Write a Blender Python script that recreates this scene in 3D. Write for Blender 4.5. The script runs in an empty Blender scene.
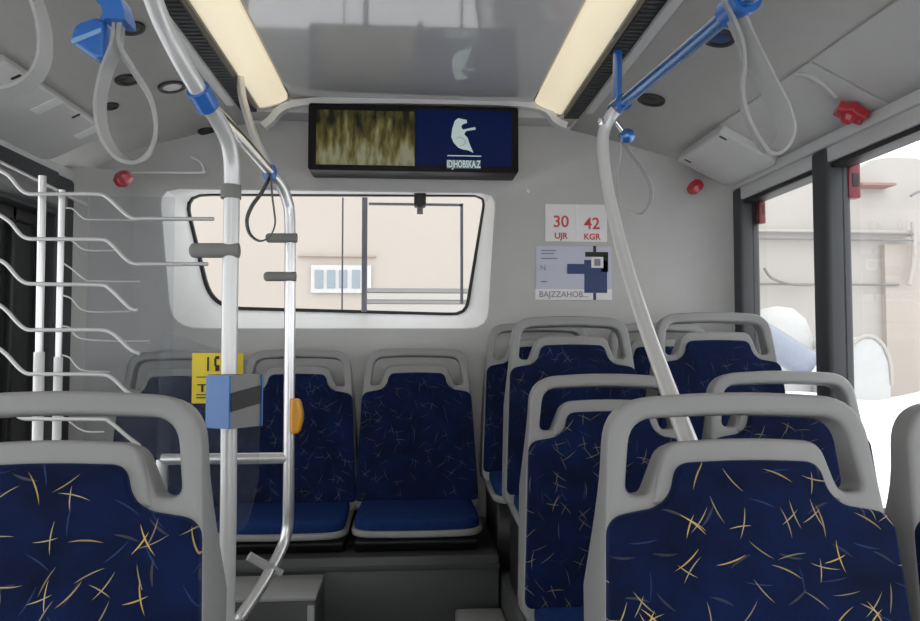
import bpy, bmesh, math, random
from mathutils import Vector, Matrix
random.seed(7)
SC = bpy.context.scene
COL = SC.collection
R = math.radians

# ------------------------------------------------------------------ camera
F = 700.0
EYE = Vector((0, 0, 1.063))
th = math.atan(29.5 / F)
ph = math.atan(48 / F * math.cos(th))
RT = Vector((math.cos(ph), -math.sin(ph), 0))
FW = Vector((math.sin(ph) * math.cos(th), math.cos(ph) * math.cos(th), math.sin(th)))
UP = RT.cross(FW)
cd = bpy.data.cameras.new('camera')
cam = bpy.data.objects.new('camera', cd)
COL.objects.link(cam)
cam.matrix_world = Matrix((
    (RT.x, UP.x, -FW.x, EYE.x), (RT.y, UP.y, -FW.y, EYE.y), (RT.z, UP.z, -FW.z, EYE.z), (0, 0, 0, 1)))
cd.sensor_width = 36
cd.lens = F * 36 / 920
cd.clip_start = 0.02
SC.camera = cam


def P(px, py, D):
    """point seen at a pixel, at distance D along the bus"""
    d = RT * ((px - 460) / F) + UP * ((310.5 - py) / F) + FW
    return EYE + d * (D / d.y)


# ------------------------------------------------------------------ materials
def new_mat(name):
    m = bpy.data.materials.new(name)
    m.use_nodes = True
    nt = m.node_tree
    return m, nt, nt.nodes, nt.links, nt.nodes['Principled BSDF']


def mat(name, col, rough=0.5, metal=0.0, var=0.06, scale=12, bump=0.0, spec=0.5, coat=0.0, emit=0, sheen=0):
    m, nt, N, L, b = new_mat(name)
    tc = N.new('ShaderNodeTexCoord')
    nz = N.new('ShaderNodeTexNoise')
    nz.inputs['Scale'].default_value = scale
    nz.inputs['Detail'].default_value = 4
    L.new(tc.outputs['Object'], nz.inputs['Vector'])
    mx = N.new('ShaderNodeMix')
    mx.data_type = 'RGBA'
    mx.inputs['A'].default_value = (*[c * (1 - var) for c in col], 1)
    mx.inputs['B'].default_value = (*[min(1, c * (1 + var)) for c in col], 1)
    L.new(nz.outputs['Fac'], mx.inputs['Factor'])
    L.new(mx.outputs['Result'], b.inputs['Base Color'])
    b.inputs['Roughness'].default_value = rough
    b.inputs['Metallic'].default_value = metal
    b.inputs['Specular IOR Level'].default_value = spec
    b.inputs['Coat Weight'].default_value = coat
    b.inputs['Sheen Weight'].default_value = sheen
    if emit:
        L.new(mx.outputs['Result'], b.inputs['Emission Color'])
        b.inputs['Emission Strength'].default_value = emit
    if bump:
        n2 = N.new('ShaderNodeTexNoise')
        n2.inputs['Scale'].default_value = 260
        L.new(tc.outputs['Object'], n2.inputs['Vector'])
        bp = N.new('ShaderNodeBump')
        bp.inputs['Strength'].default_value = bump
        bp.inputs['Distance'].default_value = 0.002
        L.new(n2.outputs['Fac'], bp.inputs['Height'])
        L.new(bp.outputs['Normal'], b.inputs['Normal'])
    return m


def glass(name, tint=(1, 1, 1), haze=0.0, hazecol=(.6, .62, .63), gloss=1.0):
    m = bpy.data.materials.new(name)
    m.use_nodes = True
    nt = m.node_tree
    N, L = nt.nodes, nt.links
    N.clear()
    out = N.new('ShaderNodeOutputMaterial')
    tr = N.new('ShaderNodeBsdfTransparent')
    tr.inputs['Color'].default_value = (*tint, 1)
    gl = N.new('ShaderNodeBsdfGlossy')
    gl.inputs['Roughness'].default_value = 0.02
    lw = N.new('ShaderNodeLayerWeight')
    lw.inputs['Blend'].default_value = 0.2
    mu = N.new('ShaderNodeMath')
    mu.operation = 'MULTIPLY'
    mu.inputs[1].default_value = 0.45 * gloss
    L.new(lw.outputs['Fresnel'], mu.inputs[0])
    mx = N.new('ShaderNodeMixShader')
    L.new(mu.outputs[0], mx.inputs[0])
    L.new(tr.outputs[0], mx.inputs[1])
    L.new(gl.outputs[0], mx.inputs[2])
    df = N.new('ShaderNodeBsdfDiffuse')
    df.inputs['Color'].default_value = (*hazecol, 1)
    m2 = N.new('ShaderNodeMixShader')
    m2.inputs[0].default_value = haze
    L.new(mx.outputs[0], m2.inputs[1])
    L.new(df.outputs[0], m2.inputs[2])
    L.new(m2.outputs[0], out.inputs['Surface'])
    return m


def fabric_mat(name='seat_fabric', fade=1.0, tone=1.0):
    m, nt, N, L, b = new_mat(name)

    def math_(op, a, c=None, d=None):
        n = N.new('ShaderNodeMath')
        n.operation = op
        for i, v in enumerate((a, c, d)):
            if v is None:
                continue
            if isinstance(v, (int, float)):
                n.inputs[i].default_value = v
            else:
                L.new(v, n.inputs[i])
        return n.outputs[0]
    tc = N.new('ShaderNodeTexCoord')
    oi = N.new('ShaderNodeObjectInfo')
    base = N.new('ShaderNodeVectorMath')
    base.operation = 'ADD'
    cmb = N.new('ShaderNodeCombineXYZ')
    L.new(math_('MULTIPLY', oi.outputs['Random'], 17.0), cmb.inputs[0])
    L.new(math_('MULTIPLY', oi.outputs['Random'], 9.0), cmb.inputs[1])
    L.new(tc.outputs['Object'], base.inputs[0])
    L.new(cmb.outputs[0], base.inputs[1])
    nz = N.new('ShaderNodeTexNoise')
    nz.inputs['Scale'].default_value = 14
    L.new(base.outputs[0], nz.inputs['Vector'])
    cr = N.new('ShaderNodeValToRGB')
    cr.color_ramp.elements[0].position = .3
    cr.color_ramp.elements[0].color = (.0016, .0050, .024, 1)
    cr.color_ramp.elements[1].position = .75
    cr.color_ramp.elements[1].color = (.0030, .0115, .062, 1)
    L.new(nz.outputs['Fac'], cr.inputs[0])
    col = cr.outputs[0]
    layers = [(19, (0, 0), .0012, .021, (.05, .09, .24), 4., .55, .45),
              (17, (3.3, 1.7), .0018, .018, (.11, .11, .10), 6., .5, .5),
              (18, (5.1, 8.2), .0009, .021, (.50, .42, .20), 4., .55, .75),
              (16, (9.7, 2.9), .0010, .023, (.72, .50, .12), -5., .5, .85),
              (17, (1.9, 6.3), .0008, .022, (.66, .55, .28), 5., .45, .7)]
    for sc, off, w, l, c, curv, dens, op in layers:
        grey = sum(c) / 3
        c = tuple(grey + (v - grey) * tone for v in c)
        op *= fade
        ad = N.new('ShaderNodeVectorMath')
        ad.operation = 'ADD'
        ad.inputs[1].default_value = (off[0], off[1], 0)
        L.new(base.outputs[0], ad.inputs[0])
        v = N.new('ShaderNodeTexVoronoi')
        v.voronoi_dimensions = '2D'
        v.inputs['Scale'].default_value = sc
        v.inputs['Randomness'].default_value = .6
        L.new(ad.outputs[0], v.inputs['Vector'])
        df = N.new('ShaderNodeVectorMath')
        df.operation = 'SUBTRACT'
        L.new(ad.outputs[0], df.inputs[0])
        L.new(v.outputs['Position'], df.inputs[1])
        sp = N.new('ShaderNodeSeparateXYZ')
        L.new(df.outputs[0], sp.inputs[0])
        sc_ = N.new('ShaderNodeSeparateColor')
        L.new(v.outputs['Color'], sc_.inputs[0])
        an = math_('MULTIPLY', sc_.outputs[0], 6.283)
        cs, sn = math_('COSINE', an), math_('SINE', an)
        marks = []
        for turn, (ox, oy), ll in ((0.0, (0, 0), l), (1.05, (.006, .004), l * .75)):
            if turn and grey < .2:
                continue
            if turn:
                an2 = math_('ADD', an, math_('ADD', turn, sc_.outputs[2]))
                cs, sn = math_('COSINE', an2), math_('SINE', an2)
            X_, Y_ = math_('ADD', sp.outputs[0], ox), math_('ADD', sp.outputs[1], oy)
            a = math_('ADD', math_('MULTIPLY', X_, cs), math_('MULTIPLY', Y_, sn))
            q = math_('SUBTRACT', math_('MULTIPLY', Y_, cs), math_('MULTIPLY', X_, sn))
            q = math_('ADD', q, math_('MULTIPLY', math_('MULTIPLY', a, a), curv))
            # width tapers towards the ends
            t = math_('DIVIDE', math_('ABSOLUTE', a), ll)
            wid = math_('MULTIPLY', math_('SUBTRACT', 1.0, math_('MULTIPLY', t, t)), w)
            k_ = math_('LESS_THAN', math_('ABSOLUTE', q), wid)
            if turn:
                k_ = math_('MULTIPLY', k_, math_('GREATER_THAN', sc_.outputs[2], .58))
            marks.append(k_)
        mk = marks[0] if len(marks) == 1 else math_('MAXIMUM', marks[0], marks[1])
        mk = math_('MULTIPLY', mk, math_('LESS_THAN', sc_.outputs[1], dens))
        mk = math_('MULTIPLY', mk, math_('MULTIPLY', op, math_('ADD', .55, math_('MULTIPLY', sc_.outputs[2], .45))))
        mx = N.new('ShaderNodeMix')
        mx.data_type = 'RGBA'
        L.new(mk, mx.inputs['Factor'])
        L.new(col, mx.inputs['A'])
        mx.inputs['B'].default_value = (*c, 1)
        col = mx.outputs['Result']
    L.new(col, b.inputs['Base Color'])
    b.inputs['Roughness'].default_value = .85
    b.inputs['Specular IOR Level'].default_value = .15
    b.inputs['Sheen Weight'].default_value = .12
    b.inputs['Sheen Tint'].default_value = (.25, .4, .9, 1)
    n2 = N.new('ShaderNodeTexNoise')
    n2.inputs['Scale'].default_value = 500
    L.new(tc.outputs['Object'], n2.inputs['Vector'])
    bp = N.new('ShaderNodeBump')
    bp.inputs['Strength'].default_value = .25
    bp.inputs['Distance'].default_value = .001
    L.new(n2.outputs['Fac'], bp.inputs['Height'])
    L.new(bp.outputs['Normal'], b.inputs['Normal'])
    return m


def screen_mat():
    m, nt, N, L, b = new_mat('camera_picture')
    tc = N.new('ShaderNodeTexCoord')
    mp = N.new('ShaderNodeMapping')
    mp.inputs['Scale'].default_value = (26, 1, 7)
    L.new(tc.outputs['Object'], mp.inputs['Vector'])
    nz = N.new('ShaderNodeTexNoise')
    nz.inputs['Scale'].default_value = 1.4
    nz.inputs['Detail'].default_value = 7
    L.new(mp.outputs[0], nz.inputs['Vector'])
    cr = N.new('ShaderNodeValToRGB')
    e = cr.color_ramp.elements
    e[0].position, e[0].color = .3, (.012, .013, .003, 1)
    e[1].position, e[1].color = .72, (.55, .55, .36, 1)
    a = e.new(.48)
    a.color = (.16, .14, .03, 1)
    a = e.new(.58)
    a.color = (.33, .30, .11, 1)
    sp = N.new('ShaderNodeSeparateXYZ')
    L.new(tc.outputs['Object'], sp.inputs[0])
    mr = N.new('ShaderNodeMapRange')
    mr.inputs['From Min'].default_value = -.08
    mr.inputs['From Max'].default_value = .08
    mr.inputs['To Min'].default_value = .14
    mr.inputs['To Max'].default_value = -.12
    L.new(sp.outputs[2], mr.inputs[0])
    ad = N.new('ShaderNodeMath')
    ad.operation = 'ADD'
    L.new(nz.outputs['Fac'], ad.inputs[0])
    L.new(mr.outputs[0], ad.inputs[1])
    L.new(ad.outputs[0], cr.inputs[0])
    L.new(cr.outputs[0], b.inputs['Emission Color'])
    b.inputs['Emission Strength'].default_value = .33
    b.inputs['Base Color'].default_value = (.01, .01, .01, 1)
    b.inputs['Roughness'].default_value = .3
    b.inputs['Specular IOR Level'].default_value = .1
    return m


M = dict(
    wall=mat('wall_plastic', (.49, .485, .47), .42, bump=.05),
    cove=mat('cove_plastic', (.53, .525, .51), .4, bump=.04),
    cover=mat('cover_plastic', (.62, .615, .60), .38, bump=.03),
    ceil=mat('ceiling_gloss', (.50, .50, .505), .10, var=.02, spec=.8, coat=.5),
    shell=mat('seat_plastic', (.27, .27, .265), .45, bump=.15),
    fabric=fabric_mat(),
    fabric_mid=fabric_mat('seat_fabric_muted', .42, .6),  # same cloth, strokes weakened for the farther seats
    fabric_rear=fabric_mat('seat_fabric_faint', .22, .1),  # same cloth, strokes weaker still for the rearmost seats
    plush=mat('blue_plush', (.011, .030, .115), .9, var=.3, scale=60, bump=.2, spec=.08),
    bezel=mat('bezel_black', (.006, .006, .006), .4, spec=.15),
    black=mat('black_rubber', (.012, .012, .013), .5),
    dark=mat('dark_pillar', (.045, .048, .052), .55, bump=.1),
    floor=mat('vinyl_floor', (.07, .072, .072), .5, scale=40, var=.15),
    podium=mat('platform_vinyl', (.055, .058, .056), .45, scale=30, var=.08),
    edge=mat('platform_edging', (.30, .30, .29), .4),
    steel=mat('brushed_rail', (.78, .78, .78), .28, .75, var=.04),
    paint=mat('painted_pole', (.70, .70, .69), .3, .25, var=.03, coat=.3),
    chrome=mat('chrome', (.85, .86, .87), .08, 1.0),
    blue=mat('blue_clamp', (.03, .16, .52), .3, coat=.4),
    bluelight=mat('pale_blue_edge', (.25, .45, .75), .3),
    bluemetal=mat('blue_rail', (.06, .20, .50), .18, .55, coat=.5),
    grip=mat('grey_foam', (.22, .22, .205), .8, bump=.3, var=.15),
    strap=glass('strap_plastic', (.9, .9, .9), .55, (.55, .55, .54), 1.0),
    strapdark=mat('dark_strap', (.10, .10, .10), .4),
    wire=mat('wire_enamel', (.62, .62, .61), .35, .3),
    white=mat('white_plastic', (.80, .80, .79), .4),
    trimlight=mat('light_trim', (.66, .66, .655), .35),
    glass=glass('window_glass', gloss=.3),
    tint=glass('tinted_glass', (.16, .165, .17), .25, (.12, .125, .13)),
    clear=glass('clear_plexiglass', (.94, .95, .96), .03, (.55, .57, .58), .5),
    plexi=glass('plexiglass', (.90, .91, .92), .10, (.55, .57, .58), .6),
    red=mat('red_plastic', (.45, .02, .035), .3, coat=.5),
    hammerred=mat('hammer_red', (.20, .012, .03), .4),
    darkred=mat('dark_red_box', (.16, .018, .02), .4),
    yellow=mat('yellow_notice', (.80, .62, .03), .5),
    orange=mat('amber_button', (.72, .32, .02), .35, coat=.3),
    ink=mat('black_ink', (.015, .015, .015), .6),
    greyink=mat('grey_ink', (.22, .22, .27), .6),
    redink=mat('red_ink', (.60, .06, .07), .6),
    paper=mat('white_paper', (.78, .76, .76), .6),
    lilac=mat('lilac_paper', (.52, .53, .64), .45, coat=.15),
    navy=mat('navy_print', (.012, .035, .13), .4),
    boxblue=mat('box_blue', (.04, .15, .40), .5),
    boxgrey=mat('box_grey', (.20, .20, .195), .5),
    screenblue=mat('screen_blue', (.0015, .006, .042), .25, spec=.10, emit=.45, var=.1),
    emblem=mat('screen_emblem', (.36, .44, .42), .3, emit=.6),
    camera_picture=screen_mat(),
    lamp=mat('lamp_diffuser', (.88, .77, .56), .35, var=.01, emit=.62),
    track=mat('black_track', (.01, .01, .01), .5),
    beige=mat('beige_plaster', (.435, .39, .345), .9, scale=1.2, var=.05),
    greywall=mat('pale_plaster', (.44, .415, .385), .9, scale=1.5, var=.06),
    pipe=mat('grey_pipe', (.22, .215, .21), .6),
    snow=mat('snow', (.92, .93, .95), .8, scale=2, var=.02),
    ground=mat('snowy_ground', (.80, .80, .81), .9, scale=2, var=.05),
    tank=mat('tank_white', (.50, .50, .49), .5),
    tankblue=mat('tank_bluegrey', (.26, .29, .35), .35, .2),
    farwhite=mat('far_white', (.52, .52, .52), .7),
    pane=mat('far_pane', (.24, .28, .31), .25),
)


# ------------------------------------------------------------------ helpers
def link(name, me, m=None, parent=None, mw=None, sharp=True):
    if isinstance(me, bmesh.types.BMesh):
        bm = me
        me = bpy.data.meshes.new(name)
        bm.normal_update()
        bm.to_mesh(me)
        bm.free()
    o = bpy.data.objects.new(name, me)
    COL.objects.link(o)
    if m is not None:
        me.materials.clear()
        me.materials.append(M[m] if isinstance(m, str) else m)
    if sharp:
        for p in me.polygons:
            p.use_smooth = True
        me.set_sharp_from_angle(angle=R(38))
    if parent is not None:
        o.parent = parent
    if mw is not None:
        o.matrix_local = mw
    return o


def tag(o, label=None, cat=None, group=None, kind=None):
    if label:
        o['label'] = label
    if cat:
        o['category'] = cat
    if group:
        o['group'] = group
    if kind:
        o['kind'] = kind
    return o


def thing(name, label, cat, loc=(0, 0, 0), group=None, rz=0):
    o = bpy.data.objects.new(name, None)
    o.empty_display_size = .05
    COL.objects.link(o)
    o.location = loc
    o.rotation_euler = (0, 0, rz)
    return tag(o, label, cat, group)


def rebase(o):
    """give a world-built mesh an origin at its base centre"""
    me = o.data
    xs = [v.co for v in me.vertices]
    lo = Vector([min(c[i] for c in xs) for i in range(3)])
    hi = Vector([max(c[i] for c in xs) for i in range(3)])
    c = Vector(((lo.x + hi.x) / 2, (lo.y + hi.y) / 2, lo.z))
    me.transform(Matrix.Translation(-c))
    o.location = c
    return o


def struct(name, bm, m, parent=None, label=None, cat=None, **k):
    o = link(name, bm, m, parent, **k)
    if parent is None:
        o['kind'] = 'structure'
    return tag(o, label, cat)


def to_parent(o, t):
    """world-built mesh under an unrotated empty"""
    o.parent = t
    o.data.transform(Matrix.Translation(-t.location))
    return o


def box(lo, hi, bev=0.0, seg=2, bm=None):
    bm = bm or bmesh.new()
    lo, hi = Vector(lo), Vector(hi)
    r = bmesh.ops.create_cube(bm, size=1)
    for v in r['verts']:
        v.co = Vector([(lo[i] + hi[i]) / 2 + v.co[i] * (hi[i] - lo[i]) for i in range(3)])
    if bev:
        es = list({e for v in r['verts'] for e in v.link_edges})
        bmesh.ops.bevel(bm, geom=es, offset=bev, segments=seg, profile=.5, affect='EDGES')
    return bm


def smooth_path(pts, n=8, closed=False):
    pts = [Vector(p) for p in pts]
    if len(pts) < 3:
        return pts
    out = []
    m = len(pts)
    rng = range(m) if closed else range(m - 1)
    for i in rng:
        p0 = pts[(i - 1) % m] if closed or i > 0 else pts[0] * 2 - pts[1]
        p1, p2 = pts[i], pts[(i + 1) % m]
        p3 = pts[(i + 2) % m] if closed or i + 2 < m else pts[-1] * 2 - pts[-2]
        for k in range(n):
            t = k / n
            out.append(.5 * ((2 * p1) + (p2 - p0) * t + (2 * p0 - 5 * p1 + 4 * p2 - p3) * t * t
                             + (3 * p1 - p0 - 3 * p2 + p3) * t ** 3))
    if not closed:
        out.append(pts[-1])
    return out


def sweep(pts, prof, closed=False, up=None, bm=None):
    """sweep a closed 2D profile [(a,b)] along pts; parallel transport frames"""
    bm = bm or bmesh.new()
    pts = [Vector(p) for p in pts]
    n = len(pts)
    tang = []
    for i in range(n):
        if closed:
            t = pts[(i + 1) % n] - pts[i - 1]
        else:
            t = pts[min(i + 1, n - 1)] - pts[max(i - 1, 0)]
        tang.append(t.normalized())
    if up is None:
        up = Vector((0, 0, 1))
        if abs(tang[0].dot(up)) > .9:
            up = Vector((1, 0, 0))
    u = (Vector(up) - tang[0] * tang[0].dot(Vector(up))).normalized()
    rings = []
    for i in range(n):
        if i:
            ax = tang[i - 1].cross(tang[i])
            if ax.length > 1e-7:
                u = Matrix.Rotation(tang[i - 1].angle(tang[i]), 3, ax.normalized()) @ u
            u = (u - tang[i] * u.dot(tang[i])).normalized()
        w = tang[i].cross(u)
        rings.append([bm.verts.new(pts[i] + u * a + w * b) for a, b in prof])
    k = len(prof)
    for i in range(n if closed else n - 1):
        A, B = rings[i], rings[(i + 1) % n]
        for j in range(k):
            bm.faces.new((A[j], A[(j + 1) % k], B[(j + 1) % k], B[j]))
    if not closed:
        bm.faces.new(rings[0][::-1])
        bm.faces.new(rings[-1])
    bmesh.ops.recalc_face_normals(bm, faces=bm.faces)
    return bm


def circ(r, n=14):
    return [(r * math.cos(2 * math.pi * i / n), r * math.sin(2 * math.pi * i / n)) for i in range(n)]


def tube(pts, r, n=8, closed=False, seg=14, bm=None):
    return sweep(smooth_path(pts, n, closed), circ(r, seg), closed, bm=bm)


def rod(a, b, r, seg=14, bm=None):
    return sweep([a, b], circ(r, seg), bm=bm)


def lathe(prof, seg=28, bm=None):
    """revolve [(r,z)] about z"""
    bm = bm or bmesh.new()
    rings = []
    for r, z in prof:
        if r < 1e-6:
            rings.append([bm.verts.new((0, 0, z))])
        else:
            rings.append([bm.verts.new((r * math.cos(2 * math.pi * i / seg), r * math.sin(2 * math.pi * i / seg), z)) for i in range(seg)])
    for A, B in zip(rings, rings[1:]):
        for i in range(seg):
            j = (i + 1) % seg
            if len(A) == 1:
                bm.faces.new((A[0], B[i], B[j]))
            elif len(B) == 1:
                bm.faces.new((A[i], A[j], B[0]))
            else:
                bm.faces.new((A[i], A[j], B[j], B[i]))
    bmesh.ops.recalc_face_normals(bm, faces=bm.faces)
    return bm


def rpoly(pts, n=6):
    """polygon [(x,y,r)] with rounded corners"""
    out = []
    m = len(pts)
    for i in range(m):
        p0, p1, p2 = (Vector(pts[(i + k) % m][:2]) for k in (-1, 0, 1))
        r = pts[i][2] if len(pts[i]) > 2 else 0
        if r <= 0:
            out.append(p1)
            continue
        a, b = (p0 - p1), (p2 - p1)
        d = min(r, a.length * .49, b.length * .49)
        a, b = p1 + a.normalized() * d, p1 + b.normalized() * d
        for k in range(n + 1):
            t = k / n
            out.append(a * (1 - t) ** 2 + p1 * 2 * t * (1 - t) + b * t * t)
    return out


def plate(outer, holes=(), ext=.01, bev=.004, res=3):
    """filled outline with thickness and rounded rim, in the xy plane -> mesh"""
    cu = bpy.data.curves.new('tmp', 'CURVE')
    cu.dimensions = '2D'
    cu.fill_mode = 'BOTH'
    cu.extrude = ext
    cu.bevel_depth = bev
    cu.offset = -bev
    cu.bevel_resolution = res
    for loop in (outer, *holes):
        s = cu.splines.new('POLY')
        s.points.add(len(loop) - 1)
        for p, q in zip(s.points, loop):
            p.co = (q[0], q[1], 0, 1)
        s.use_cyclic_u = True
    o = bpy.data.objects.new('tmp', cu)
    COL.objects.link(o)
    bpy.context.view_layer.update()
    me = bpy.data.meshes.new_from_object(o.evaluated_get(bpy.context.evaluated_depsgraph_get()))
    bpy.data.objects.remove(o)
    bm = bmesh.new()
    bm.from_mesh(me)
    bmesh.ops.remove_doubles(bm, verts=bm.verts, dist=1e-5)
    bmesh.ops.recalc_face_normals(bm, faces=bm.faces)
    bm.to_mesh(me)
    bm.free()
    return me


FRONT = Matrix.Rotation(R(90), 4, 'X')      # xy outline -> stands up facing -Y


def text_mesh(s, size, ext=.0004, align='CENTER', sx=1.0, bold=0.0):
    cu = bpy.data.curves.new('tmp', 'FONT')
    cu.body = s
    cu.size = size
    cu.extrude = ext
    cu.offset = bold
    cu.align_x = align
    cu.align_y = 'CENTER'
    o = bpy.data.objects.new('tmp', cu)
    COL.objects.link(o)
    bpy.context.view_layer.update()
    me = bpy.data.meshes.new_from_object(o.evaluated_get(bpy.context.evaluated_depsgraph_get()))
    bpy.data.objects.remove(o)
    me.transform(Matrix.Diagonal((sx, 1, 1, 1)))
    return me


def text(name, s, size, pos, m, parent, align='CENTER', sx=1.0, bold=0.0):
    me = text_mesh(s, size, align=align, sx=sx, bold=bold)
    me.transform(Matrix.Translation(pos) @ FRONT)
    o = link(name, me, m, parent, sharp=False)
    return o


def loft(loops, closed=True, bm=None):
    bm = bm or bmesh.new()
    rs = [[bm.verts.new(p) for p in lp] for lp in loops]
    n = len(rs[0])
    for A, B in zip(rs, rs[1:]):
        for i in range(n if closed else n - 1):
            j = (i + 1) % n
            bm.faces.new((A[i], A[j], B[j], B[i]))
    return bm


def extrude_y(prof, y0, y1, bm=None):
    """open profile [(x,z)] extruded along the bus"""
    return loft([[(x, y0, z) for x, z in prof], [(x, y1, z) for x, z in prof]], closed=False, bm=bm)


def extrude_y_solid(prof, y0, y1):
    bm = bmesh.new()
    A = [bm.verts.new((x, y0, z)) for x, z in prof]
    B = [bm.verts.new((x, y1, z)) for x, z in prof]
    n = len(prof)
    for i in range(n):
        bm.faces.new((A[i], A[(i + 1) % n], B[(i + 1) % n], B[i]))
    bm.faces.new(A)
    bm.faces.new(B[::-1])
    bmesh.ops.recalc_face_normals(bm, faces=bm.faces)
    return bm


# ------------------------------------------------------------------ bus shell
WX = 1.29          # half width
YB = 2.78          # rear wall
YF = -2.4          # front end of what is built
ZC = 1.985
YC = 2.66          # rear edge of ceiling panel

struct('floor', box((-WX, YF, -.04), (WX, YB + .1, 0)), 'floor')
struct('ceiling', box((-.46, YF, ZC - .004), (.46, YC, ZC + .02)), 'ceil')
# lamps
for s, lab in ((-1, 'long cream ceiling lamp strip on the left, above the chrome grab poles'),
               (1, 'long cream ceiling lamp strip on the right, above the blue overhead rail')):
    prof = [(s * x, z) for x, z in ((.474, 1.978), (.50, 1.962), (.535, 1.950), (.562, 1.944), (.578, 1.942), (.583, 1.957), (.583, 1.99), (.474, 1.995))]
    lp = thing('ceiling_lamp', lab, 'lamp', (s * .53, 0, 1.935))
    o = link('diffuser', extrude_y_solid(prof, YF, YC - .005), 'lamp')
    to_parent(o, lp)
    o = link('end_cap', extrude_y_solid([(x * 1.0, z - .006 if z < 1.98 else z) for x, z in prof], YC - .005, YC + .02), 'trimlight')
    to_parent(o, lp)
    # black ventilation track beside the lamp
    bm = box((min(s * .584, s * .640), YF, 1.918), (max(s * .584, s * .640), YC - .02, 1.94))
    t = link('ventilation_grille', bm, 'track')
    tag(rebase(t), 'black slotted grille strip running along the outer edge of the %s lamp' % ('left' if s < 0 else 'right'), 'grille')
    # slats of the grille
    bm = bmesh.new()
    y = .9
    while y < YC - .05:
        box((min(s * .590, s * .634), y, 1.915), (max(s * .590, s * .634), y + .006, 1.919), bm=bm)
        y += .024
    to_parent(link('slat', bm, 'dark'), t)
    # light strip outside the grille
    bm = box((min(s * .640, s * .672), YF, 1.906), (max(s * .640, s * .672), YC - .12, 1.922), .003)
    struct('trim_%d' % (1 if s < 0 else 2), bm, 'white' if s < 0 else 'cove')

CV = [(.640, 1.918), (1.05, 1.813)]
LPN = [(1.05, 1.813), (1.10, 1.797), (1.22, 1.735), (1.29, 1.69)]
for s, side in ((-1, 'left'), (1, 'right')):
    prof = [(s * x, z) for x, z in [CV[0], (.85, 1.869), CV[1]] + LPN[1:]]
    bm = extrude_y(prof, YF, YB)
    bmesh.ops.solidify(bm, geom=bm.faces[:], thickness=.012 * (1 if s > 0 else -1))
    struct('ceiling_' + side, bm, 'cove')
# roof skin that keeps daylight out above the coves
struct('ceiling_roof', box((-WX - .05, YF, 2.03), (WX + .05, YB + .1, 2.06)), 'wall')


def cove_m(s, x, D, lower=False, off=0.0):
    """frame on the cove: local x along the bus, y down the slope outwards, z into the cabin"""
    a, b = ((1.05, 1.813), (1.29, 1.69)) if lower else CV
    t = (x - a[0]) / (b[0] - a[0])
    pos = Vector((s * x, D, a[1] + (b[1] - a[1]) * t))
    yv = Vector((s * (b[0] - a[0]), 0, b[1] - a[1])).normalized()
    zv = Vector((s * yv.z, 0, -abs(yv.x)))
    xv = yv.cross(zv)
    pos += zv * off
    m = Matrix((xv, yv, zv)).transposed().to_4x4()
    m.translation = pos
    return m


# round outlets in the coves
def outlet(px, py, s, label, r=.042, disc='cover', group=None):
    # intersect pixel ray with the cove plane
    d = RT * ((px - 460) / F) + UP * ((310.5 - py) / F) + FW
    a, b = CV
    k = s * (b[1] - a[1]) / (b[0] - a[0])
    # z = a1 + k*(x - s*a0)
    t = (a[1] - k * s * a[0] - EYE.z + k * EYE.x) / (d.z - k * d.x)
    p = EYE + d * t
    m = cove_m(s, abs(p.x), p.y)
    e = thing('air_outlet', label, 'vent', m.translation)
    rot = m.copy()
    rot.translation = (0, 0, 0)
    ring = lathe([(r * .72, .002), (r * .78, .005), (r, .005), (r * 1.04, .001), (r * 1.04, -.004), (r * .72, -.004), (r * .72, .002)])
    link('rim', ring, 'black', e, rot)
    link('disc', lathe([(0, .003), (r * .6, .003), (r * .72, .001), (r * .72, -.003), (0, -.003)]), disc, e, rot)
    return e


outlet(172, 87, -1, 'round air outlet with grey disc in the left cove, beside the blue pole clamp', disc='cover')
outlet(131, 28, -1, 'dark round air outlet in the left cove, just behind the hanging strap clamp', r=.035, disc='black')
outlet(127, 80, -1, 'dark air outlet seen through the big left strap loop', r=.034, disc='black')
outlet(110, 106, -1, 'small dark opening low in the left cove at the strap loop edge', r=.026, disc='black')
outlet(206, 131, -1, 'small dark outlet at the rear end of the left cove', r=.03, disc='black')
outlet(718, 38, 1, 'dark round air outlet in the right cove beside the top of the large strap', disc='navy', r=.044)
outlet(651, 100, 1, 'dark round air outlet in the right cove behind the blue rail end', disc='black', r=.045)


# covers on the lower slanted panels
def on_lower(mm, px, py):
    d = RT * ((px - 460) / F) + UP * ((310.5 - py) / F) + FW
    inv = mm.inverted()
    o_, q_ = inv @ EYE, inv.to_3x3() @ d
    return o_ - q_ * (o_.z / q_.z)


def cover(s, D0, D1, label, slots=(), patches=(), m='cover', th=.012):
    mm = cove_m(s, 1.17, (D0 + D1) / 2, True)
    e = thing('access_cover', label, 'panel', mm.translation)
    rot = mm.copy()
    rot.translation = (0, 0, 0)
    h = (D1 - D0) / 2 - .006
    me = plate(rpoly([(-h, -.118, .012), (h, -.118, .012), (h, .118, .05), (-h, .118, .05)]), ext=th, bev=.008)
    link('panel', me, m, e, rot)
    top = th + .0085
    up = mm.copy()
    up.translation = mm @ Vector((0, 0, top))
    for px, py in slots:
        me = plate(rpoly([(-.005, -.014, .004), (.005, -.014, .004), (.005, .014, .004), (-.005, .014, .004)]), ext=.001, bev=.0004)
        p = on_lower(up, px, py)
        me.transform(Matrix.Translation((p.x, p.y, top)))
        link('slot', me, 'black', e, rot)
    for px, py in patches:
        me = plate(rpoly([(-.022, -.042, .004), (.022, -.042, .004), (.022, .042, .004), (-.022, .042, .004)]), ext=.001, bev=.0006)
        p = on_lower(up, px, py)
        me.transform(Matrix.Translation((p.x, p.y, top)))
        link('sticker', me, 'white', e, rot)
    return e


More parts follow.
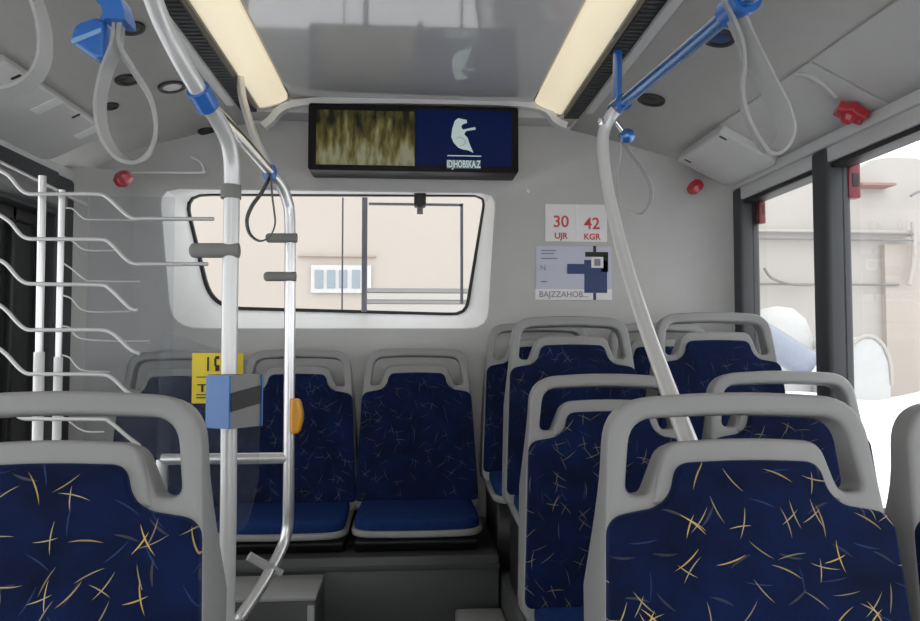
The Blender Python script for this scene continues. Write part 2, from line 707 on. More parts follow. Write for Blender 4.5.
cover(1, 2.30, 2.70, 'raised grey access cover with two keyhole slots above the right rear corner window', [(723, 138), (688, 161)], th=.026)
cover(-1, 1.86, 2.50, 'long rear access cover with two white stickers above the left door', [(16, 77), (76, 116)], [(47, 106), (88, 132)], th=.016)
cover(-1, 1.30, 1.85, 'plain front access cover at the picture edge above the left door', th=.016)
# plain right-hand panels with a cross seam
for D0, D1, lab in ((1.77, 2.33, 'smooth slanted panel carrying the red star above the right windows'),
                    (1.20, 1.765, 'smooth slanted panel nearest the camera above the right side window')):
    mm = cove_m(1, 1.17, (D0 + D1) / 2, True)
    h = (D1 - D0) / 2 - .0015
    me = plate(rpoly([(-h, -.125, .004), (h, -.125, .004), (h, .125, .004), (-h, .125, .004)]), ext=.003, bev=.002)
    rot = mm.copy()
    rot.translation = (0, 0, 0)
    me.transform(rot)
    o = link('slanted_panel', me, 'cove')
    o.location = mm.translation
    tag(o, lab, 'panel')

# ---- side walls
YP = [(2.62, 2.78), (2.05, 2.135), (1.02, 1.16), (-.10, .04), (-1.2, -1.06), (-2.4, -2.28)]   # pillars
for s, side in ((1, 'right'), (-1, 'left')):
    x0, x1 = sorted((s * WX, s * (WX + .06)))
    if s > 0:
        struct('wall_right', box((x0, YF, 0), (x1, YB + .06, .56)), 'wall')
    else:
        struct('wall_left', box((x0, YF, 0), (x1, 1.98, .56)), 'wall')
    struct('trim_%d' % (3 if s > 0 else 4), box((min(s * 1.262, s * 1.35), YF, 1.655), (max(s * 1.262, s * 1.35), YB, 1.692), .006), 'trimlight')
    struct('trim_%d' % (5 if s > 0 else 6), box((min(s * 1.275, s * 1.35), YF, 1.61), (max(s * 1.275, s * 1.35), YB, 1.656), .004), 'dark' if s < 0 else 'trimlight')
    # dark window head band
    struct('trim_%d' % (7 if s > 0 else 8), box((min(s * 1.284, s * 1.35), YF, 1.594), (max(s * 1.284, s * 1.35), YB, 1.612), .003), 'black')
n = 9
for a, b in YP:
    struct('trim_%d' % n, box((1.268, a, .5), (1.35, b, 1.66), .015, 3), 'dark')
    n += 1
for a, b in YP[2:]:
    struct('trim_%d' % n, box((-1.35, a, .5), (-1.255, b, 1.66), .02, 3), 'dark')
    n += 1
struct('trim_%d' % n, box((1.27, YF, .545), (1.35, YB, .585), .006), 'black')
n += 1
wn = 2
for (a, b), (c, d) in zip(YP, YP[1:]):
    for s in (1, -1):
        if s < 0 and a > 1.1:
            continue
        struct('window_%d' % wn, box((min(s * 1.318, s * 1.324), d, .57), (max(s * 1.318, s * 1.324), a, 1.61)), 'glass')
        wn += 1

# left doorway with dark leaves, rear left pillar and header
struct('trim_%d' % n, box((-1.34, 2.56, 0), (-1.262, YB + .04, 1.66), .015), 'dark')
n += 1
struct('trim_%d' % n, box((-1.34, 1.98, 1.50), (-1.25, 2.56, 1.66), .01), 'dark')
n += 1
d1 = struct('door_1', box((-1.325, 2.215, .06), (-1.317, 2.555, 1.50)), 'tint')
bm = bmesh.new()
for y in (2.215, 2.375, 2.545):
    box((-1.335, y - .012, .06), (-1.30, y + .012, 1.50), .004, bm=bm)
box((-1.335, 2.215, 1.46), (-1.30, 2.555, 1.50), .004, bm=bm)
box((-1.335, 2.215, .06), (-1.30, 2.555, .30), .004, bm=bm)
link('door_frame', bm, 'black', d1)
d2 = struct('door_2', box((-1.323, 2.0, .06), (-1.319, 2.20, 1.50)), 'glass')
bm = bmesh.new()
box((-1.335, 2.165, .06), (-1.295, 2.20, 1.50), .004, bm=bm)
box((-1.335, 1.985, .06), (-1.30, 2.01, 1.50), .004, bm=bm)
link('door_frame', bm, 'white', d2)
# door gear under the header
e = thing('door_mechanism', 'dark grey door mechanism with thin metal arm under the left ceiling covers', 'mechanism', (-1.22, 2.3, 1.515))
to_parent(link('housing', box((-1.262, 2.0, 1.515), (-1.19, 2.5, 1.57), .01), 'boxgrey'), e)
to_parent(link('arm', rod((-1.20, 2.10, 1.58), (-1.185, 2.62, 1.555), .007), 'steel'), e)

# ---- rear wall with recessed window
Yg = 2.95
hole = rpoly([(-.985, 1.653, .07), (.335, 1.653, .05), (.30, 1.11, .07), (-.93, 1.11, .10)], 8)
gl = rpoly([(P(184, 194, Yg).x, P(184, 194, Yg).z, .09), (P(486, 195, Yg).x, P(486, 195, Yg).z, .05),
            (P(466, 315, Yg).x, P(466, 315, Yg).z, .06), (P(212, 308, Yg).x, P(212, 308, Yg).z, .12)], 8)
cx, cz = -.32, 1.38


def rect_ray(p, x0, x1, z0, z1):
    dx, dz = p[0] - cx, p[1] - cz
    t = min(((x1 - cx) / dx) if dx > 0 else ((x0 - cx) / dx) if dx < 0 else 9e9,
            ((z1 - cz) / dz) if dz > 0 else ((z0 - cz) / dz) if dz < 0 else 9e9)
    return (cx + dx * t, cz + dz * t)


def dense(loop, k=3):
    out = []
    for i in range(len(loop)):
        a, b = loop[i], loop[(i + 1) % len(loop)]
        m = max(1, min(12, int((b - a).length / .06)))
        for j in range(m):
            out.append(a + (b - a) * (j / m))
    return out


# resample both loops to the same number of points by angle about the centre
def by_angle(loop, N=160):
    out = []
    for i in range(N):
        a = 2 * math.pi * i / N
        d = Vector((math.cos(a), math.sin(a)))
        best = None
        for p, q in zip(loop, loop[1:] + loop[:1]):
            e = q - p
            den = d.x * e.y - d.y * e.x
            if abs(den) < 1e-9:
                continue
            w = p - Vector((cx, cz))
            t = (w.x * e.y - w.y * e.x) / den
            u = (w.x * d.y - w.y * d.x) / den
            if t > 0 and -1e-6 <= u <= 1 + 1e-6:
                best = t if best is None else max(best, t)
        out.append(Vector((cx, cz)) + d * best)
    return out


H, G = by_angle(hole), by_angle(gl)
outer = [rect_ray(p, -WX - .02, WX + .02, 0, 2.02) for p in H]
r_in = [Vector((cx, cz)) + (p - Vector((cx, cz))) * 1.015 for p in H]
loops = [[(x, YB, z) for x, z in outer],
         [(p.x, YB, p.y) for p in r_in],
         [(p.x, YB + .006, p.y) for p in H]]
rev = [loops[-1]]
for k in (.25, .5, .75, 1.0):
    rev.append([(a.x + (b.x - a.x) * k, YB + .006 + (Yg - YB - .006) * k, a.y + (b.y - a.y) * k) for a, b in zip(H, G)])
bm = loft(loops)
bmesh.ops.recalc_face_normals(bm, faces=bm.faces)
struct('wall_rear', bm, 'wall')
struct('trim_100', loft(rev), 'white')
# concave corner fillets where the rear wall meets the sides
for s_ in (-1, 1):
    prof = []
    for k in range(11):
        a = R(90) * k / 10
        prof.append((s_ * (1.06 + .215 * math.sin(a)), YB + .001 - .14 * (1 - math.cos(a))))
    bm = loft([[(x, y, .30) for x, y in prof], [(x, y, 1.72) for x, y in prof]], closed=False)
    struct('trim_%d' % n, bm, 'wall')
    n += 1
# header moulding between the lamps
pts = [P(264, 127, YC + .0), P(270, 122, YC), P(300, 104, YC), P(415, 102, YC), P(530, 106, YC), P(556, 122, YC), P(566, 127, YC)]
o = struct('trim_%d' % n, sweep(smooth_path(pts, 8), [(.013, -.02), (.013, .02), (-.013, .02), (-.013, -.02)], up=(0, 0, 1)), 'trimlight')
n += 1
struct('trim_%d' % n, box((-.64, YC + .012, 1.93), (.64, YB - .004, 2.0)), 'wall')
n += 1

# window glass, gasket, sliding frame
w1 = struct('window_1', loft([[(cx, Yg + .004, cz)] * len(G), [(p.x, Yg + .004, p.y) for p in G]]), 'glass', sharp=False)
bmesh_ = bmesh.new()
bmesh_.from_mesh(w1.data)
bmesh.ops.remove_doubles(bmesh_, verts=bmesh_.verts, dist=1e-6)
bmesh_.to_mesh(w1.data)
bmesh_.free()
gk = [Vector((p.x, Yg - .004, p.y)) for p in G]
link('gasket', sweep(gk, [(.010, -.008), (.010, .008), (-.008, .008), (-.008, -.008)], closed=True, up=(0, 1, 0)), 'black', w1)
bm = bmesh.new()
a, b = P(365, 198, Yg), P(365, 312, Yg)
box((a.x - .011, Yg - .016, b.z), (a.x + .011, Yg, a.z), bm=bm)
link('divider', bm, 'greyink', w1)
a, b = P(343, 198, Yg), P(343, 312, Yg)
link('divider', box((a.x - .003, Yg - .01, b.z), (a.x + .003, Yg, a.z)), 'greyink', w1)
bm = bmesh.new()
a, b = P(369, 203, Yg), P(463, 304, Yg)
for lo, hi in (((a.x, a.z - .010), (b.x, a.z)), ((b.x - .012, b.z), (b.x, a.z))):
    box((lo[0], Yg - .012, lo[1]), (hi[0], Yg - .002, hi[1]), bm=bm)
link('sliding_sash', bm, 'greyink', w1)
# little black camera at the top of the window
e = thing('rear_camera', 'small black camera block at the top edge of the rear window', 'camera', P(420, 203, 2.86))
to_parent(link('housing', box(P(414, 207, 2.86) - Vector((0, .03, 0)), P(426, 189, 2.86) + Vector((0, .03, 0)), .008), 'black'), e)
bm = bmesh.new()
to_parent(link('clip', box(P(417, 214, 2.86) - Vector((0, .008, 0)), P(423, 207, 2.86) + Vector((0, .008, 0)), .002), 'grip'), e)

# ---- rear platforms
def platform(lo, hi, label, strip=True):
    e = thing('seat_platform', label, 'platform', ((lo[0] + hi[0]) / 2, (lo[1] + hi[1]) / 2, lo[2]))
    to_parent(link('body', box(lo, hi, .012), 'podium'), e)
    if strip:
        to_parent(link('edge_strip', box((lo[0], lo[1] - .004, hi[2] - .045), (hi[0], lo[1] + .004, hi[2] - .03), .001), 'dark'), e)
    return e


platform((-WX + .02, 2.28, .005), (.285, YB - .005, .372), 'dark grey platform under the rear row of three seats')
platform((.29, 1.88, .005), (WX - .01, YB - .09, .30), 'dark grey raised platform under the paired seats at the right rear')
# framed box beside the left pole
e = thing('heater_box', 'dark grey floor box with pale top and light edging below the bent pole', 'box', (-.40, 2.15, .005))
a, b = P(225, 577, 2.25), P(316, 621, 2.06)
to_parent(link('body', box((a.x, 2.06, .005), (b.x, 2.255, a.z), .008), 'podium'), e)
bm = bmesh.new()
box((a.x, 2.055, a.z - .010), (b.x, 2.25, a.z + .002), .003, bm=bm)  # whole top face coloured pale, as if lit
box((b.x - .024, 2.052, .01), (b.x - .004, 2.062, a.z - .022), .003, bm=bm)
to_parent(link('edging', bm, 'edge'), e)
a = P(455, 608, 2.25)
o = link('floor_step', box((a.x, 2.1, .005), (.288, 2.25, a.z), .01), 'edge')
tag(rebase(o), 'low grey step block on the floor beside the right platform', 'step')

# ------------------------------------------------------------------ seats
T = .545
REC = R(9)


def shell_mesh():
    out = rpoly([(-.230, -.05, .05), (-.205, .36, .10), (-.188, T - .002, .062), (0, T + .010, .16), (.188, T - .002, .062), (.205, .36, .10), (.230, -.05, .05)], 8)
    hole_ = rpoly([(-.174, .409, .016), (-.160, T - .031, .036), (0, T - .023, .1), (.160, T - .031, .036), (.174, .409, .016),
                   (.140, .409, .010), (.112, T - .066, .022), (-.112, T - .066, .022), (-.140, .409, .010)], 6)
    me = plate(out, [hole_], ext=.019, bev=.008, res=3)
    for v in me.vertices:
        x, u, w = v.co
        if u > .38:
            k = min(1, (u - .38) / .10)
            w *= 1 - .12 * k
        if w < 0:
            k = max(0, min(1, (.46 - u) / .32))
            k2 = max(.35, min(1, (u + .05) / .18))
            w -= .12 * k * k * (3 - 2 * k) * k2
        v.co = (x, u, w)
    return me


def headrest_mesh():
    me = plate(rpoly([(-.139, .395, .008), (-.113, T - .064, .024), (0, T - .058, .1), (.113, T - .064, .024), (.139, .395, .008)], 6), ext=.012, bev=.007, res=3)
    me.transform(Matrix.Translation((0, 0, .0115)))
    return me


def pad_mesh():
    o = rpoly([(-.224, -.01, .02), (-.203, .380, .026), (-.132, .392, .016), (-.112, .412, .014), (-.102, .452, .020), (0, .456, .05),
               (.102, .452, .020), (.112, .412, .014), (.132, .392, .016), (.203, .380, .026), (.224, -.01, .02)], 7)
    me = plate(o, ext=.006, bev=.007, res=4)
    me.transform(Matrix.Translation((0, 0, .031)))
    return me


def make_seat(name):
    t = bpy.data.objects.new(name, None)
    COL.objects.link(t)
    mb = Matrix.Rotation(-REC, 4, 'X') @ FRONT
    link('backrest_shell', shell_mesh(), 'shell', t, mb)
    link('headrest', headrest_mesh(), 'shell', t, mb)
    link('backrest_pad', pad_mesh(), 'fabric', t, mb)
    cu = plate(rpoly([(-.200, .02, .02), (-.208, -.315, .07), (0, -.332, .12), (.208, -.315, .07), (.200, .02, .02)], 7), ext=.006, bev=.016, res=4)
    link('seat_cushion', cu, 'plush', t, Matrix.Translation((0, 0, -.022)))
    tr = plate(rpoly([(-.212, .05, .02), (-.218, -.322, .075), (0, -.340, .12), (.218, -.322, .075), (.212, .05, .02)], 7), ext=.003, bev=.008, res=3)
    link('seat_tray', tr, 'shell', t, Matrix.Translation((0, 0, -.046)))
    bm = box((-.205, -.28, -1), (.205, .05, 0), .015)  # seat base; its black and width also paint the shadow under the cushion
    link('base', bm, 'black', t, Matrix.Translation((0, 0, -.058)))
    return t


def copy_thing(src):
    c = src.copy()
    COL.objects.link(c)
    for ch in list(src.children):
        d = ch.copy()
        COL.objects.link(d)
        d.parent = c
    return c


# (centre x px, handle top y px, distance of handle, floor z, label)
SEATS = [
    (66, 397, 1.016, 0, 'large near seat on the left, in front of the wire partition', 'front', 0),
    (730, 398, 1.016, 0, 'large near seat on the right, with the slanted pole behind its headrest', 'front', 0),
    (1014, 402, 1.016, 0, 'near seat cut off at the right edge, against the side window', 'front', 0),
    (602, 377, 1.80, 0, 'second row right seat nearest the aisle, partly behind the large near seat', 'mid', 0),
    (778, 374, 1.78, 0, 'second row right seat beside the window pillar, seen over the near seat handle', 'mid', 0),
    (569, 319, 2.27, .30, 'third row raised right seat on the aisle, above the second row seat', 'back', 0),
    (711, 315, 2.27, .30, 'third row raised right seat beside the rear side window', 'back', 0),
    (537, 325, 2.70, .30, 'rearmost right aisle seat, a narrow strip showing behind the third row', 'back', 0),
    (657, 325, 2.70, .30, 'rearmost right inner seat, only slightly visible behind the slanted pole', 'back', 0),
    (417, 350, 2.69, .372, 'rear row seat in full view, right of the yellow button', 'rear', 0),
    (300, 351, 2.69, .372, 'rear row seat partly behind the bent grab pole', 'rear', 0),
    (183, 353, 2.69, .372, 'rear row seat at far left, behind the yellow notice', 'rear', 0),
]
proto = make_seat('bus_seat')
zb = {}
for i, (px, py, D, fz, lab, g, rz) in enumerate(SEATS):
    o = proto if i == 0 else copy_thing(proto)
    p = P(px, py, D)
    z0 = p.z - T * math.cos(REC)
    o.location = (p.x, D - T * math.sin(REC), z0)
    tag(o, lab, 'seat', 'navy patterned bus seats')
    for ch in o.children:
        if ch.name.startswith('backrest_pad') and g != 'front':
            ch.material_slots[0].link = 'OBJECT'
            ch.material_slots[0].material = M['fabric_mid' if g == 'mid' else 'fabric_rear']
        if ch.name.startswith('base'):
            ch.scale = (1, 1, max(.004, z0 - .058 - fz - .002))

# ------------------------------------------------------------------ ceiling television
Dt = 2.645
a, b = P(309, 104, Dt), P(518, 174, Dt)
c0 = (a + b) / 2
e = thing('ceiling_monitor', 'long black double screen monitor under the ceiling above the rear window', 'monitor', (c0.x, Dt, b.z))
w, h = (b.x - a.x), (a.z - b.z)
me = plate(rpoly([(-w / 2, -h / 2, .012), (w / 2, -h / 2, .012), (w / 2, h / 2, .012), (-w / 2, h / 2, .012)]), ext=.0625, bev=.004)
me.transform(Matrix.Translation((c0.x, Dt + .050, c0.z)) @ FRONT)
to_parent(link('bezel', me, 'bezel'), e)


def screen(x0, y0, x1, y1, m, nm, dy=.0172):
    a, b = P(x0, y0, Dt), P(x1, y1, Dt)
    c = (a + b) / 2
    bm = box((a.x - c.x, -.001, b.z - c.z), (b.x - c.x, .001, a.z - c.z))
    return link(nm, bm, m, e, Matrix.Translation(Vector((c.x, Dt - dy, c.z)) - e.location))


screen(317, 111, 414.5, 167, 'camera_picture', 'left_screen')
rs = screen(415.5, 111, 511, 168, 'screenblue', 'right_screen')
# emblem, rule and lettering on the right screen
Z8 = lambda x, y: P(410 + x * .161, 100 + y * .161, Dt - .0186)
sil = [(300, 112), (322, 118), (352, 124), (354, 143), (328, 150), (318, 165), (328, 184), (405, 168), (408, 184), (350, 192), (336, 212), (358, 235), (368, 268), (394, 328), (360, 312), (330, 308), (300, 296), (272, 266), (256, 230), (262, 180), (278, 130)]
pp = [Z8(*q) for q in sil]
me = plate([Vector((p.x, p.z)) for p in pp], ext=.0006, bev=.0002)
me.transform(Matrix.Translation((0, Dt - .0186, 0)) @ FRONT)
em = link('emblem', me, 'emblem')
to_parent(em, e)
arc = [Z8(*q) for q in ((288, 238), (310, 232), (335, 245), (345, 262), (332, 280), (312, 282))]
to_parent(link('emblem_line', tube(arc, .0012, seg=6), 'navy'), e)
a, b = Z8(232, 342), Z8(442, 352)
to_parent(link('rule', box((a.x, Dt - .0192, b.z), (b.x, Dt - .018, a.z)), 'emblem'), e)
a, b = Z8(228, 372), Z8(438, 428)
to_parent(link('caption_plate', box((a.x, Dt - .0190, b.z), (b.x, Dt - .0182, a.z)), mat('caption_grey', (.06, .08, .11), .4, emit=.5)), e)
c = (a + b) / 2
o = text('caption', 'IDJHOBSKA.Z', .038, (c.x, Dt - .0193, c.z), 'emblem', None, sx=.56, bold=.0012)
to_parent(o, e)

# ------------------------------------------------------------------ notices on the rear wall
Dn = YB - .004
a, b = P(545, 204, Dn), P(607, 242, Dn)
e = thing('fare_notice', 'white paper with red numbers 30 and 42 on the rear wall', 'notice', ((a.x + b.x) / 2, Dn, b.z))
to_parent(link('sheet', box((a.x, Dn - .002, b.z), (b.x, Dn + .002, a.z)), 'paper'), e)
m_ = P(577, 220, Dn)
to_parent(link('fold', box((m_.x - .004, Dn - .0035, b.z), (m_.x + .004, Dn - .0018, a.z)), 'white'), e)
for s_, x, y, sz in (('30', 561, 222, .066), ('42', 592, 224, .066), ('UJR', 561, 236, .034), ('KGR', 592, 237, .034)):
    p = P(x, y, Dn - .003)
    to_parent(text('number' if sz > .05 else 'lettering', s_, sz, p, 'redink', None, sx=1.0, bold=.0008), e)
a, b = P(536, 246, Dn), P(612, 300, Dn)
e = thing('information_poster', 'lilac poster with a printed dark blue device below the red number paper', 'poster', ((a.x + b.x) / 2, Dn, b.z))
k = P(536, 289, Dn).z
to_parent(link('sheet', box((a.x, Dn - .002, k), (b.x, Dn + .002, a.z)), 'lilac'), e)
to_parent(link('caption_strip', box((a.x - .004, Dn - .002, b.z), (b.x, Dn + .002, k)), 'paper'), e)


def pr(x0, y0, x1, y1, m, nm, dy=.0025):
    a, b = P(x0, y0, Dn), P(x1, y1, Dn)
    return to_parent(link(nm, box((a.x, Dn - dy - .0008, b.z), (b.x, Dn - dy + .0008, a.z)), m), e)


pr(584, 260, 607, 293, 'navy', 'device_body')
pr(585, 252, 608, 257, 'ink', 'device_top')
pr(601, 256, 608, 272, 'ink', 'device_side')
pr(567, 264, 590, 274, 'navy', 'device_arm', .0042)
pr(591, 257, 603, 268, 'paper', 'device_screen', .0044)
pr(594, 259, 600, 266, 'greyink', 'device_symbol', .006)
pr(593, 246, 596, 252, 'ink', 'device_stem')
pr(593, 293, 596, 300, 'navy', 'device_stem')
for y, x1 in ((250, 556), (253, 554), (258, 557), (281, 547)):
    pr(541, y, x1, y + 1.2, 'greyink', 'print_line', .0026)
p = P(539, 294.5, Dn - .003)
to_parent(text('caption', 'BAJZZAHOB...', .034, p, 'greyink', None, align='LEFT', sx=.95), e)
p = P(543, 268, Dn - .003)
to_parent(text('symbol', 'N', .03, p, 'greyink', None), e)
pt = P(528, 191, YB - .002)
o = link('wall_screw', lathe([(0, .004), (.007, .003), (.009, 0), (.009, -.003), (0, -.003)], 12), 'white', mw=Matrix.Translation(pt) @ FRONT)
tag(o, 'small white screw cap on the rear wall near the monitor corner', 'screw')

# ------------------------------------------------------------------ left grab poles
g1 = thing('grab_pole', 'bent pale grab pole on the left, nearest the camera, carrying the blue and grey box', 'pole', (P(228, 540, 1.48).x, 1.48, 0))
pts = [Vector((-.66, 1.02, 1.92)), P(134, -45, 1.16), P(148, -14, 1.20), P(162, 22, 1.24), P(182, 62, 1.28), P(203, 98, 1.34), P(220, 124, 1.41), P(230, 150, 1.46), P(232, 190, 1.48)]
lo = P(228, 540, 1.48)
pts += [P(230, 300, 1.48), P(229, 420, 1.48), lo, Vector((lo.x - .002, 1.48, .3)), Vector((lo.x - .002, 1.48, .003))]
to_parent(link('pole', tube(pts, .0165, seg=18), 'paint'), g1)
dv = (P(211, 111, 1.375) - P(193, 80, 1.31)).normalized()
c = P(203, 98, 1.34)
to_parent(link('blue_clamp', sweep([c - dv * .022, c - dv * .018, c + dv * .018, c + dv * .022], circ(.022, 18)), 'blue'), g1)
# chrome rail between the two poles
to_parent(link('rail', tube([P(206, 103, 1.36), P(236, 133, 1.62), P(270, 172, 1.94)], .0135), 'chrome'), g1)
p0 = P(231, 192, 1.48)
to_parent(link('collar', sweep([p0 + Vector((0, 0, .014)), p0 - Vector((0, 0, .014))], circ(.021, 18)), 'grip'), g1)
def peg(px0, px1, py, D, par, tilt=0, r=.0125, nm='rubber_grip', m='grip'):
    a, b = P(px0, py, D), P(px1, py + tilt, D)
    d = (b - a).normalized()
    prof = []
    pts = [a, a + d * .003, a + d * .008, b - d * .006, b]
    bm = sweep(pts, circ(r, 16), up=(0, 1, 0))
    # pinch the ends
    cs = [v for v in bm.verts]
    for v in cs:
        if (v.co - a).dot(d) < .001:
            v.co = a + (v.co - a) * .55
        elif (v.co - a).dot(d) < .0035:
            v.co = a + d * .003 + (v.co - a - d * .003) * .85
    return to_parent(link(nm, bm, m), par)
peg(190, 239, 250.5, 1.475, g1, r=.0155)

g2 = thing('grab_pole', 'grab pole on the left with bent foot and amber button, farther from the camera', 'pole', (P(289, 540, 2.0).x, 2.0, 0))
pts = [P(271, 174, 1.95), P(280, 184, 1.97), P(287, 200, 1.99), P(290, 222, 2.0), P(290, 300, 2.0), P(289, 420, 2.0), P(288.5, 500, 2.0), P(287, 530, 2.0), P(280, 552, 1.97), P(262, 585, 1.88), P(240, 618, 1.78)]
f_ = P(226, 640, 1.73)
pts += [f_, Vector((f_.x - .03, f_.y - .03, .12)), Vector((f_.x - .03, f_.y - .03, .003))]
to_parent(link('pole', tube(pts, .0155, seg=18), 'steel'), g2)
to_parent(link('joint', lathe([(0, -.022), (.014, -.02), (.019, -.009), (.019, .009), (.014, .02), (0, .022)], 18), 'blue', mw=None), g2)
j = [ch for ch in g2.children if ch.name.startswith('joint')][0]
j.data.transform(Matrix.Translation(g2.location))
j.data.transform(Matrix.Translation(P(270, 173, 1.945) - g2.location))
# ceiling strut
to_parent(link('ceiling_strut', tube([P(240, 76, 2.36), P(243, 100, 2.25), P(254, 135, 2.06), P(268, 166, 1.95)], .013), 'paint'), g2)
peg(266, 297, 238, 1.99, g2, r=.0135)
peg(264, 296, 276.5, 1.99, g2, r=.0135)
a, b = P(249, 556, 1.90), P(281, 574, 1.93)
bm = sweep([a, a + (b - a) * .1, b - (b - a) * .05, b], circ(.012, 14), up=(0, 1, 0))
to_parent(link('lower_grip', bm, 'strap'), g2)
a, b = P(162, 459, 2.0), P(288, 458, 2.0)
to_parent(link('cross_bar', rod(Vector((a.x, 2.0, b.z)), b, .0155), 'steel'), g2)
fpt = Vector((a.x, 2.0, 0))
to_parent(link('cross_bar_leg', rod(Vector((a.x, 2.0, .003)), Vector((a.x, 2.0, b.z)), .0155), 'steel'), g2)

# amber stop button
c = P(291, 416, 1.975)
me = plate(rpoly([(-.012, -.048, .012), (.012, -.048, .012), (.024, 0, .02), (.012, .048, .012), (-.012, .048, .012)]), ext=.012, bev=.008)
me.transform(Matrix.Translation((.012, 0, 0)))
e = thing('stop_button', 'amber oval button box on the side of the bent grab pole', 'button', c)
link('housing', me, 'orange', e, FRONT)

# box strapped to pole
e = thing('pole_box', 'grey box with blue side and black band strapped to the near grab pole', 'box', (P(231, 428, 1.42).x, 1.43, P(231, 428, 1.42).z))
A0, A1 = P(208, 376, 1.45), P(208, 428, 1.45)
B0, B1 = P(231, 376, 1.385), P(231, 428, 1.385)
C0, C1 = P(262, 375, 1.44), P(262, 425, 1.44)
zt, zb_ = P(231, 375, 1.42).z, P(231, 427, 1.42).z
bm = bmesh.new()
base = [Vector((A0.x, A0.y, 0)), Vector((B0.x, B0.y, 0)), Vector((C0.x, C0.y, 0)), Vector((C0.x - .01, 1.455, 0)), Vector((A0.x + .012, 1.458, 0))]
lo_ = [bm.verts.new((p.x, p.y, zb_)) for p in base]
hi_ = [bm.verts.new((p.x, p.y, zt)) for p in base]
for i in range(5):
    bm.faces.new((lo_[i], lo_[(i + 1) % 5], hi_[(i + 1) % 5], hi_[i]))
bm.faces.new(lo_[::-1])
bm.faces.new(hi_)
bmesh.ops.recalc_face_normals(bm, faces=bm.faces)
to_parent(link('body', bm, 'boxgrey'), e)


def slab(p, q, z0, z1, t, dz0=0, dz1=0):
    d = (q - p)
    nrm = Vector((d.y, -d.x, 0)).normalized()
    bm = bmesh.new()
    vs = []
    for off in (0, t):
        for pt, za, zz in ((p, z0, z1), (q, z0 + dz0, z1 + dz1)):
            for z in (za, zz):
                v = pt + nrm * off
                vs.append(bm.verts.new((v.x, v.y, z)))
    for f in ((0, 1, 3, 2), (4, 6, 7, 5), (0, 4, 5, 1), (2, 3, 7, 6), (0, 2, 6, 4), (1, 5, 7, 3)):
        bm.faces.new([vs[i] for i in f])
    bmesh.ops.recalc_face_normals(bm, faces=bm.faces)
    return bm


fl = lambda v: Vector((v.x, v.y, 0))
to_parent(link('blue_side', slab(fl(A0), fl(B0), zb_ - .004, zt - .003, .004, .004, .003), 'boxblue'), e)
zm = (zt + zb_) / 2 + .004
to_parent(link('black_band', slab(fl(B0), fl(B0).lerp(fl(C0), .94), zm - .022, zm + .014, .003, .012, .012), 'black'), e)
cc = fl(B0).lerp(fl(C0), .96)
to_parent(link('edge_strip', slab(cc, fl(C0), zb_, zt, .004), 'boxblue'), e)

# plexiglass shield behind pole, with the yellow notice
Dp = 1.515
a, b = P(160, 330, Dp), P(258, 534, Dp)
w, h = b.x - a.x, a.z - b.z
me = plate(rpoly([(a.x, b.z, .01), (b.x - .03, b.z, .03), (b.x, b.z + .10, .06), (b.x, a.z - .08, .03), (b.x - .06, a.z - .05, .05), (a.x, a.z, .03)]), ext=.0015, bev=.0008)
me.transform(Matrix.Translation((0, Dp, 0)) @ FRONT)
o = link('glass_shield', me, 'clear')
tag(rebase(o), 'clear plexiglass shield fixed behind the near left grab pole', 'shield')
a, b = P(193, 353, Dp), P(243, 403, Dp)
e = thing('yellow_notice', 'yellow notice with black pictogram on the plexiglass behind the pole', 'notice', ((a.x + b.x) / 2, Dp - .004, b.z))
to_parent(link('sheet', box((a.x, Dp - .0045, b.z), (b.x, Dp - .0028, a.z)), 'yellow'), e)
bm = bmesh.new()
for x0, y0, x1, y1 in ((208, 357, 209.5, 371), (216, 356, 220, 359), (215, 358, 217, 366), (216, 365, 220, 371), (197, 376.5, 214, 377.3), (198, 384, 209, 385.2), (202, 385, 204, 392),
                       (197, 394, 210, 395), (197, 397, 210, 398)):
    p, q = P(x0, y0, Dp), P(x1, y1, Dp)
    box((p.x, Dp - .0056, q.z), (q.x, Dp - .0042, p.z), bm=bm)
to_parent(link('pictogram', bm, 'ink'), e)

# ------------------------------------------------------------------ wire partition at the left
Dw = 1.78
e = thing('wire_partition', 'pale wire partition with two posts behind the large near left seat', 'partition', (P(50, 400, Dw).x, Dw, 0))
for x0, x1, r in ((42.5, 37.5, .009), (62, 56.5, .0075)):
    p, q = P(x0, 176 if r > .008 else 190, Dw + .025), P(x1, 445, Dw + .025)
    d = (q - p) * ((p.z - .003) / (p.z - q.z))
    to_parent(link('post', rod(p, p + d, r), 'steel'), e)
    s0 = p + (q - p) * ((353 - 176) / (445 - 176))
    to_parent(link('white_sleeve', rod(s0, p + d * .98, r * 1.35), 'white'), e)
wires = [
    [(-8, 168), (8, 175), (24, 192), (44, 194), (95, 194), (108, 198), (130, 217), (150, 218.5), (214, 219)],
    [(-2, 214), (10, 222), (24, 237), (44, 239), (98, 239.5), (110, 243), (130, 262), (150, 264), (208, 264)],
    [(-6, 258), (6, 264), (22, 281), (40, 284), (98, 285), (110, 289), (130, 308), (138, 310)],
    [(-8, 300), (6, 310), (24, 328), (42, 330), (95, 330), (112, 333), (130, 349), (140, 354)],
    [(-6, 345), (6, 354), (24, 372), (42, 374), (98, 374.5), (112, 378), (126, 391), (134, 396)],
    [(12, 411), (22, 418), (42, 419), (100, 419.5), (110, 422), (128, 437), (140, 446)],
]
for wv in wires:
    to_parent(link('wire', tube([P(x, y, Dw) for x, y in wv], .0048, n=6, seg=10), 'wire'), e)
